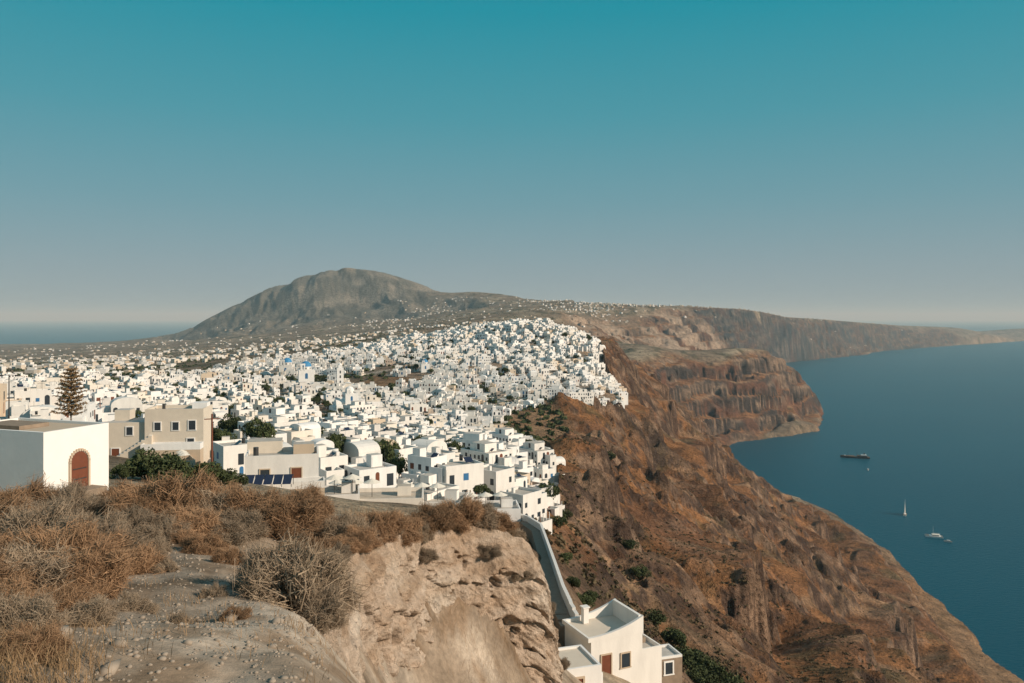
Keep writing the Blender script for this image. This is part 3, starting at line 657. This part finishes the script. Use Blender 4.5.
x,y,z=W(283,482,95); obj('low_beige_house',m.mesh('low_beige_house'),(x,y,z),math.radians(14))
for px,py,d,w,dd,rt in [(375,497,108,13,7,.1),(430,500,116,10,7,-.15),(332,494,104,7,6,.2),(490,508,125,9,6,.1)]:
    m=MB(); m.box(0,0,-6,w,dd,6,WHITE,top=ROOF); m.parapet(0,0,0,w,dd,.5,.2)
    m.win(0,0,w,dd,0,-w/4,-2.4,1,1.2,PANE,frame=WHITE); m.win(0,0,w,dd,0,w/5,-2.7,1.1,2,BLUE,frame=WHITE)
    m.box(w*.3,dd*.15,.02,1.8,1.6,1.3,WHITE,top=ROOF)
    for i in range(3): m.cyl(-w/2+1.5+i*2.3,0,0,.04,2.2,METAL,6); m.cyl(-w/2+1.5+i*2.3,0,2.0,1.2,.5,CANVAS,10,.06)
    x,y,z=W(px,py,d); obj('flat_roof_house',m.mesh('flat_roof_house'),(x,y,z),rt)
m=MB()
for i in range(5): m.add([(-2.4+i*1.0,-.7,.3),(-1.5+i*1.0,-.7,.3),(-1.5+i*1.0,.7,1.1),(-2.4+i*1.0,.7,1.1)],[(0,1,2,3)],PANEL)
for i in range(6): m.box(-2.45+i*1.0,.65,0,.06,.06,1.1,METAL); m.box(-2.45+i*1.0,-.65,0,.06,.06,.3,METAL)
at_(268,86,'solar_panel_rack',m.mesh('solar_panel_rack'),1,.0,.1)
def church(px,py,d,rz,s=1.0,dome=DOME):
    m=MB(); m.box(0,0,-8,8,11,12.5,WHITE,top=ROOF); m.parapet(0,0,4.5,8,11,.4,.25); m.cyl(0,1,4.5,2.9,1.6,WHITE,16); m.dome(0,1,6.1,2.9,dome)
    m.cyl(0,1,8.9,.35,.7,WHITE,8); m.box(0,1,9.6,.1,.1,1.0,WHITE); m.box(0,1,10.1,.6,.1,.1,WHITE)
    for i in range(8):
        a=i*math.pi/4; m.box(2.9*math.cos(a),1+2.9*math.sin(a),4.8,.3,.5,.9,PANE,rot=a)
    m.box(-2.6,-5.2,4.5,1.0,1.0,2.6,WHITE); m.box(.0-1.0,-5.2,4.5,.6,1.0,2.6,WHITE); m.box(-1.9,-5.2,7.1,2.6,1.0,.9,WHITE)
    m.win(0,0,8,11,0,0,.0,1.4,2.3,BLUE,arch=True)
    for sd in (1,3):
        for o_ in (-3,0,3): m.win(0,0,8,11,sd,o_,1.6,.8,1.4,PANE,arch=True)
    x,y,z=W(px,py,d); z=max(z,float(sample(x,y))+2.5); obj('domed_church',m.mesh('domed_church'),(x,y,z),rz,s)
church(306,378,640,.3,1.5); church(287,372,760,.1,1.5); church(560,345,790,-.2,.8,WHITE); church(425,372,690,.2,.9); church(350,400,420,.4,.8,WHITE)
m=MB(); m.box(0,0,-6,5,5,20,WHITE); m.parapet(0,0,14,5,5,.6); 
for sd in range(4):
    for zz in (3,7,10.5): m.win(0,0,5,5,sd,0,zz,1,1.6,PANE,arch=True)
m.box(0,0,14,2.6,2.6,2.6,WHITE); m.dome(0,0,16.6,1.4,WHITE)
x,y,z=W(340,372,600); obj('bell_tower',m.mesh('bell_tower'),(x,y,float(sample(x,y))+2),.3)
# villa below bluff
m=MB()
m.box(0,0,-6,5.6,5.2,9.6,WHITE,top=BEIGE)
n_=16
for yy,th_ in ((-2.6,.28),(2.35,.25)):
    vs=[]
    for i in range(n_+1):
        u=i/n_; x_=-3.1+6.0*u; zt=3.65+.25+1.25*(u**2.2)
        vs+=[(x_,yy-.02,3.5),(x_,yy-.02,zt),(x_,yy+th_,zt),(x_,yy+th_,3.5)]
    fs=[]
    for i in range(n_):
        a=4*i; fs+=[(a,a+4,a+5,a+1),(a+1,a+5,a+6,a+2),(a+2,a+6,a+7,a+3)]
    fs+=[(0,1,2,3),(4*n_+3,4*n_+2,4*n_+1,4*n_)]
    m.add(vs,fs,WHITE)
m.box(2.68,0,3.5,.3,4.7,1.65,WHITE); m.box(-2.98,0,3.5,.22,4.7,.4,WHITE)
m.box(-1.1,1.6,3.62,.55,.55,1.5,WHITE); m.box(-1.1,1.6,5.12,.75,.75,.12,WHITE); m.box(-3.9,4.4,2.2,.4,.4,2.2,WHITE)
m.win(0,0,5.6,5.2,0,.9,.6,.9,1.3,PANE,frame=CREAM,dp=.06); m.win(0,0,5.6,5.2,0,-1.2,.0,1.0,2.1,BROWN,frame=CREAM,dp=.06); m.win(0,0,5.6,5.2,1,0.3,.8,.8,1.1,BLUE,frame=CREAM,dp=.06)
m.box(3.9,-.6,-6,2.2,4,7.6,WHITE,top=ROOF); m.parapet(3.9,-.6,1.6,2.2,4,.35,.15); m.box(4.0,-.2,1.62,.9,.9,.5,STONE)
for i in range(8): m.box(-3.5,-2.6+i*.4,-6,1.0,.4,6+.2+i*.28,WHITE)
x,y,z=W(603,664,62); obj('white_villa',m.mesh('white_villa'),(x,y,z),math.radians(24),.8)
m=MB(); m.box(0,0,-5,3.4,3.2,7.0,WHITE,top=BEIGE); m.parapet(0,0,2.0,3.4,3.2,.14,.16); m.win(0,0,3.4,3.2,0,0,-.2,.9,1.7,BROWN,frame=CREAM); m.box(1.9,.4,-5,.6,2.2,6.2,WHITE)
x,y,z=W(566,660,50); obj('white_outbuilding',m.mesh('white_outbuilding'),(x,y,z-2.0),math.radians(18))
m=MB(); m.box(0,0,-4,2.6,2.4,5.3,STONE,top=ROOF); m.parapet(0,0,1.3,2.6,2.4,.2,.14,WHITE); m.win(0,0,2.6,2.4,0,0,0,.7,1,PANE,frame=WHITE)
x,y,z=W(662,668,66); obj('stone_cistern_house',m.mesh('stone_cistern_house'),(x,y,z),.3,.95)
pl=[(500,508,128),(528,516,122),(541,524,112),(547,540,96),(555,562,82),(563,585,72),(571,602,66),(577,615,64)]
P3=[Vector(W(*a)) for a in pl]; m=MB()
for a,b_ in zip(P3[:-1],P3[1:]):
    n_=max(1,int((b_-a).length/.9))
    for i in range(n_):
        c0=a.lerp(b_,(i+.5)/n_); dx=(b_-a); rt=math.atan2(dx.y,dx.x); L=dx.xy.length/n_
        zg=float(sample(c0.x,c0.y)); 
        m.box(c0.x,c0.y,c0.z-6,L+.02,.3,6.0,WHITE,rot=rt)
        nx,ny=-math.sin(rt),math.cos(rt)
        m.box(c0.x-nx*.75,c0.y-ny*.75,c0.z-7,L+.02,1.15,6.1,STONE,rot=rt)
obj('stepped_path_wall',m.mesh('stepped_path_wall'))
m=MB(); m.cyl(0,0,-1,.09,6.4,METAL,8,.06); m.box(.45,0,5.3,1.1,.07,.07,METAL); m.box(.95,0,5.2,.55,.28,.14,METAL); m.box(-.45,0,5.3,1.1,.07,.07,METAL); m.box(-.95,0,5.2,.55,.28,.14,METAL)
x,y,z=W(9,420,95); obj('street_lamp',m.mesh('street_lamp'),(x,y,z),0.2)
m=MB(); m.cyl(0,0,-1,.13,8,BROWN,8,.09); m.box(0,0,6.4,1.6,.1,.1,BROWN); 
for o_ in (-.7,0,.7): m.cyl(o_,0,6.5,.05,.18,WHITE,6)
pm=m.mesh('utility_pole')
for px,py,d in [(212,478,88),(330,430,240),(100,420,170),(255,400,380)]:
    x,y,z=W(px,py,d); obj('utility_pole',pm,(x,y,float(sample(x,y))),.4)
rg=np.random.default_rng(77); Vs=[];Qs=[];mi=[]; 
def strip(a,b_,w,mat):
    a=np.array(a,float);b_=np.array(b_,float); s=np.cross(b_-a,rg.normal(size=3)); s/=np.linalg.norm(s)+1e-9; o_=len(Vs)
    Vs.extend([a-s*w,a+s*w,b_+s*w*.5,b_-s*w*.5]); Qs.append((o_,o_+1,o_+2,o_+3)); mi.append(mat)
hh=8.0
for i in range(12): 
    for k2 in range(3): strip((0,0,hh*i/12),(0,0,hh*(i+1)/12),.14*(1-i/14),1)
for t_ in range(12):
    zz=1.0+t_*.6; L=2.4*(1-t_/12.6)**.6+.15; nb_=8
    for k2 in range(nb_):
        a=2*math.pi*k2/nb_+t_*.5+rg.uniform(-.2,.2); l=L*rg.uniform(.7,1.15); dz=.35*l
        e_=np.array([math.cos(a)*l,math.sin(a)*l,zz+dz*.8]); s0=np.array([0,0,zz]); strip(s0,e_,.03,1)
        for q_ in range(34):
            u=rg.uniform(.12,1); c0=s0+(e_-s0)*u; dd=rg.normal(0,1,3)*np.array([1,1,.55]); dd/=np.linalg.norm(dd); strip(c0,c0+dd*.34,.075,0)
M_arau=leafmat('araucaria_needles',(.14,.09,.045),(.28,.185,.095))
x,y,z=W(71,415,112); obj('norfolk_pine',fastmesh('norfolk_pine',np.array(Vs),np.array(Qs),[M_arau,M_bark],False,mi),(x,y,z-1),0,.95)
# ---------------------------------------------------------------- boats
M_hull=simple('dark_hull_paint',(.04,.035,.035),.2,1,.5); M_bw=simple('boat_white_paint',(.75,.75,.73),.05,1,.4); M_deck=simple('teak_deck',(.25,.15,.08),.2,1)
def hull(m,L,Wd,H,mat,n=14,off=0):
    vs=[]
    for i in range(n+1):
        u=i/n; x_=(u-.5)*L; w=Wd/2*(min(1,(1-u)*2.6)**.6 if u>.5 else .82+.36*u); w=max(w,.03); sh_=H*(1+.35*max(0,u-.5)*2)
        vs+=[(x_,off-w,sh_),(x_,off-w*.75,-.4),(x_,off+w*.75,-.4),(x_,off+w,sh_)]
    fs=[]
    for i in range(n):
        a=4*i; fs+=[(a,a+1,a+5,a+4),(a+2,a+3,a+7,a+6),(a+1,a+2,a+6,a+5)]
    fs+=[(0,3,2,1)]; m.add(vs,fs,mat)
    dk=[]
    for i in range(n):
        a=4*i; dk.append((a,a+4,a+7,a+3))
    m.add([(v[0],v[1],v[2]-.15) for v in vs],dk,2)
BM=[M_hull,M_bw,M_deck,M_pane,M_canvas]
m=MB(); hull(m,58,10,3.6,0); m.box(-14,0,3.4,20,7.5,2.8,0,top=2); m.box(-17,0,6.2,11,6,2.4,1); m.box(-14,0,4.3,20.2,7.7,.7,3); m.cyl(-18,0,8.6,1.1,3,0,12); m.box(8,0,3.6,12,5,1.2,2); 
for mx in (14,-4): m.cyl(mx,0,3,.25,14,0,8,.12)
m.box(20,0,4.6,3,2,1.2,1)
x,y=CW(855,458); obj('cargo_ship',m.mesh('cargo_ship',BM),(x,y,0),math.radians(160))
m=MB(); hull(m,15,4.2,1.4,1); m.box(-1,0,1.3,6,2.4,.7,1); m.box(-1,0,1.55,5,2.5,.25,3); m.cyl(.8,0,1.2,.12,20,1,8,.07); m.cyl(-3,0,2.6,.1,.1,1,6); m.box(-2.6,0,2.7,6.8,.28,.28,1)
m.add([(.6,.03,3.0),(-5.6,.03,3.0),(.6,.03,20.4)],[(0,1,2)],4); m.add([(7.2,0,1.9),(1.0,0,3.2),(.95,0,18)],[(0,1,2)],4)
x,y=CW(905,515); obj('sailing_boat',m.mesh('sailing_boat',BM),(x,y,0),math.radians(60),1.15)
m=MB(); hull(m,20,2.4,1.6,1,off=-3.2); hull(m,20,2.4,1.6,1,off=3.2); m.box(-1,0,1.2,13,7.2,.7,1); m.box(-1.5,0,1.9,8,5.4,1.5,1); m.box(-1.5,0,2.3,8.1,5.5,.6,3); m.box(-2,0,3.4,9,5.8,.15,4); m.cyl(1,0,3.4,.14,10,1,8,.08); m.box(-3,0,4.6,7,.3,.3,1)
me=m.mesh('catamaran',BM); x,y=CW(934,537); obj('catamaran',me,(x,y,0),math.radians(160),1.1)
m=MB(); hull(m,9,2.8,1.1,1); m.box(-.5,0,1.0,3.2,1.8,1.2,1); m.box(-.5,0,1.5,3.3,1.9,.45,3); m.box(-.6,0,2.2,3.8,2.1,.1,1)
mm=m.mesh('motor_boat',BM)
for px,py,rz in [(868,470,1),(948,542,2.6)]:
    x,y=CW(px,py); obj('motor_boat',mm,(x,y,0),rz,1.1)
# ---------------------------------------------------------------- haze volume (real air)
mv=bpy.data.materials.new('haze_air'); mv.use_nodes=True; nt=mv.node_tree; nt.nodes.clear()
ou=N(nt,'ShaderNodeOutputMaterial'); sc=N(nt,'ShaderNodeVolumeScatter'); sc.inputs['Color'].default_value=(.64,.88,1.0,1); sc.inputs['Density'].default_value=4.6e-5; sc.inputs['Anisotropy'].default_value=.0
nt.links.new(sc.outputs[0],ou.inputs['Volume'])
m=MB(); m.box(0,30000,-60,120000,120000,860,0); obj('atmospheric_haze',m.mesh('atmospheric_haze',[mv]))
# ---------------------------------------------------------------- light, sky
SUN_AZ=Vector((.88,-.38)); el=math.radians(27); hn=SUN_AZ.normalized()
dv_=Vector((hn.x*math.cos(el),hn.y*math.cos(el),math.sin(el)))
L=bpy.data.lights.new('sun','SUN'); L.energy=4.9; L.angle=math.radians(.5); L.color=(1,.83,.65)
lo=bpy.data.objects.new('sun',L); COL.objects.link(lo); lo.rotation_euler=dv_.to_track_quat('Z','Y').to_euler()
w=bpy.data.worlds.new('World'); scene.world=w; w.use_nodes=True; nt=w.node_tree; bg=nt.nodes['Background']
sky=N(nt,'ShaderNodeTexSky',sky_type='NISHITA'); sky.sun_disc=False; sky.sun_elevation=el; sky.sun_rotation=math.atan2(hn.x,hn.y)
sky.altitude=300; sky.dust_density=1.5
tc=N(nt,'ShaderNodeTexCoord'); sp=N(nt,'ShaderNodeSeparateXYZ'); nt.links.new(tc.outputs['Generated'],sp.inputs[0])
stops=[(0,(.27,.335,.375)),(.06,(.23,.33,.38)),(.14,(.14,.315,.375)),(.24,(.055,.30,.37)),(.36,(.0,.275,.355)),(.55,(.06,.24,.32)),(1,(.20,.27,.33))]
rp=ramp(nt,sp.outputs[2],stops)
vm=N(nt,'ShaderNodeVectorMath',operation='SCALE'); vm.inputs[3].default_value=10.0; nt.links.new(rp,vm.inputs[0])
o=mix(nt,.94,sky.outputs[0],vm.outputs[0]); nt.links.new(o,bg.inputs[0]); bg.inputs[1].default_value=.1
cam=bpy.data.cameras.new('camera'); cam.lens=F/1024*36; cam.sensor_width=36; cam.clip_start=.1; cam.clip_end=200000; cam.shift_y=-(341.5-HR)/1024
co=bpy.data.objects.new('camera',cam); COL.objects.link(co); co.location=(0,0,EYE); co.rotation_euler=(math.radians(90),0,0); scene.camera=co
scene.view_settings.view_transform='Standard'; scene.view_settings.look='None'; scene.view_settings.exposure=0
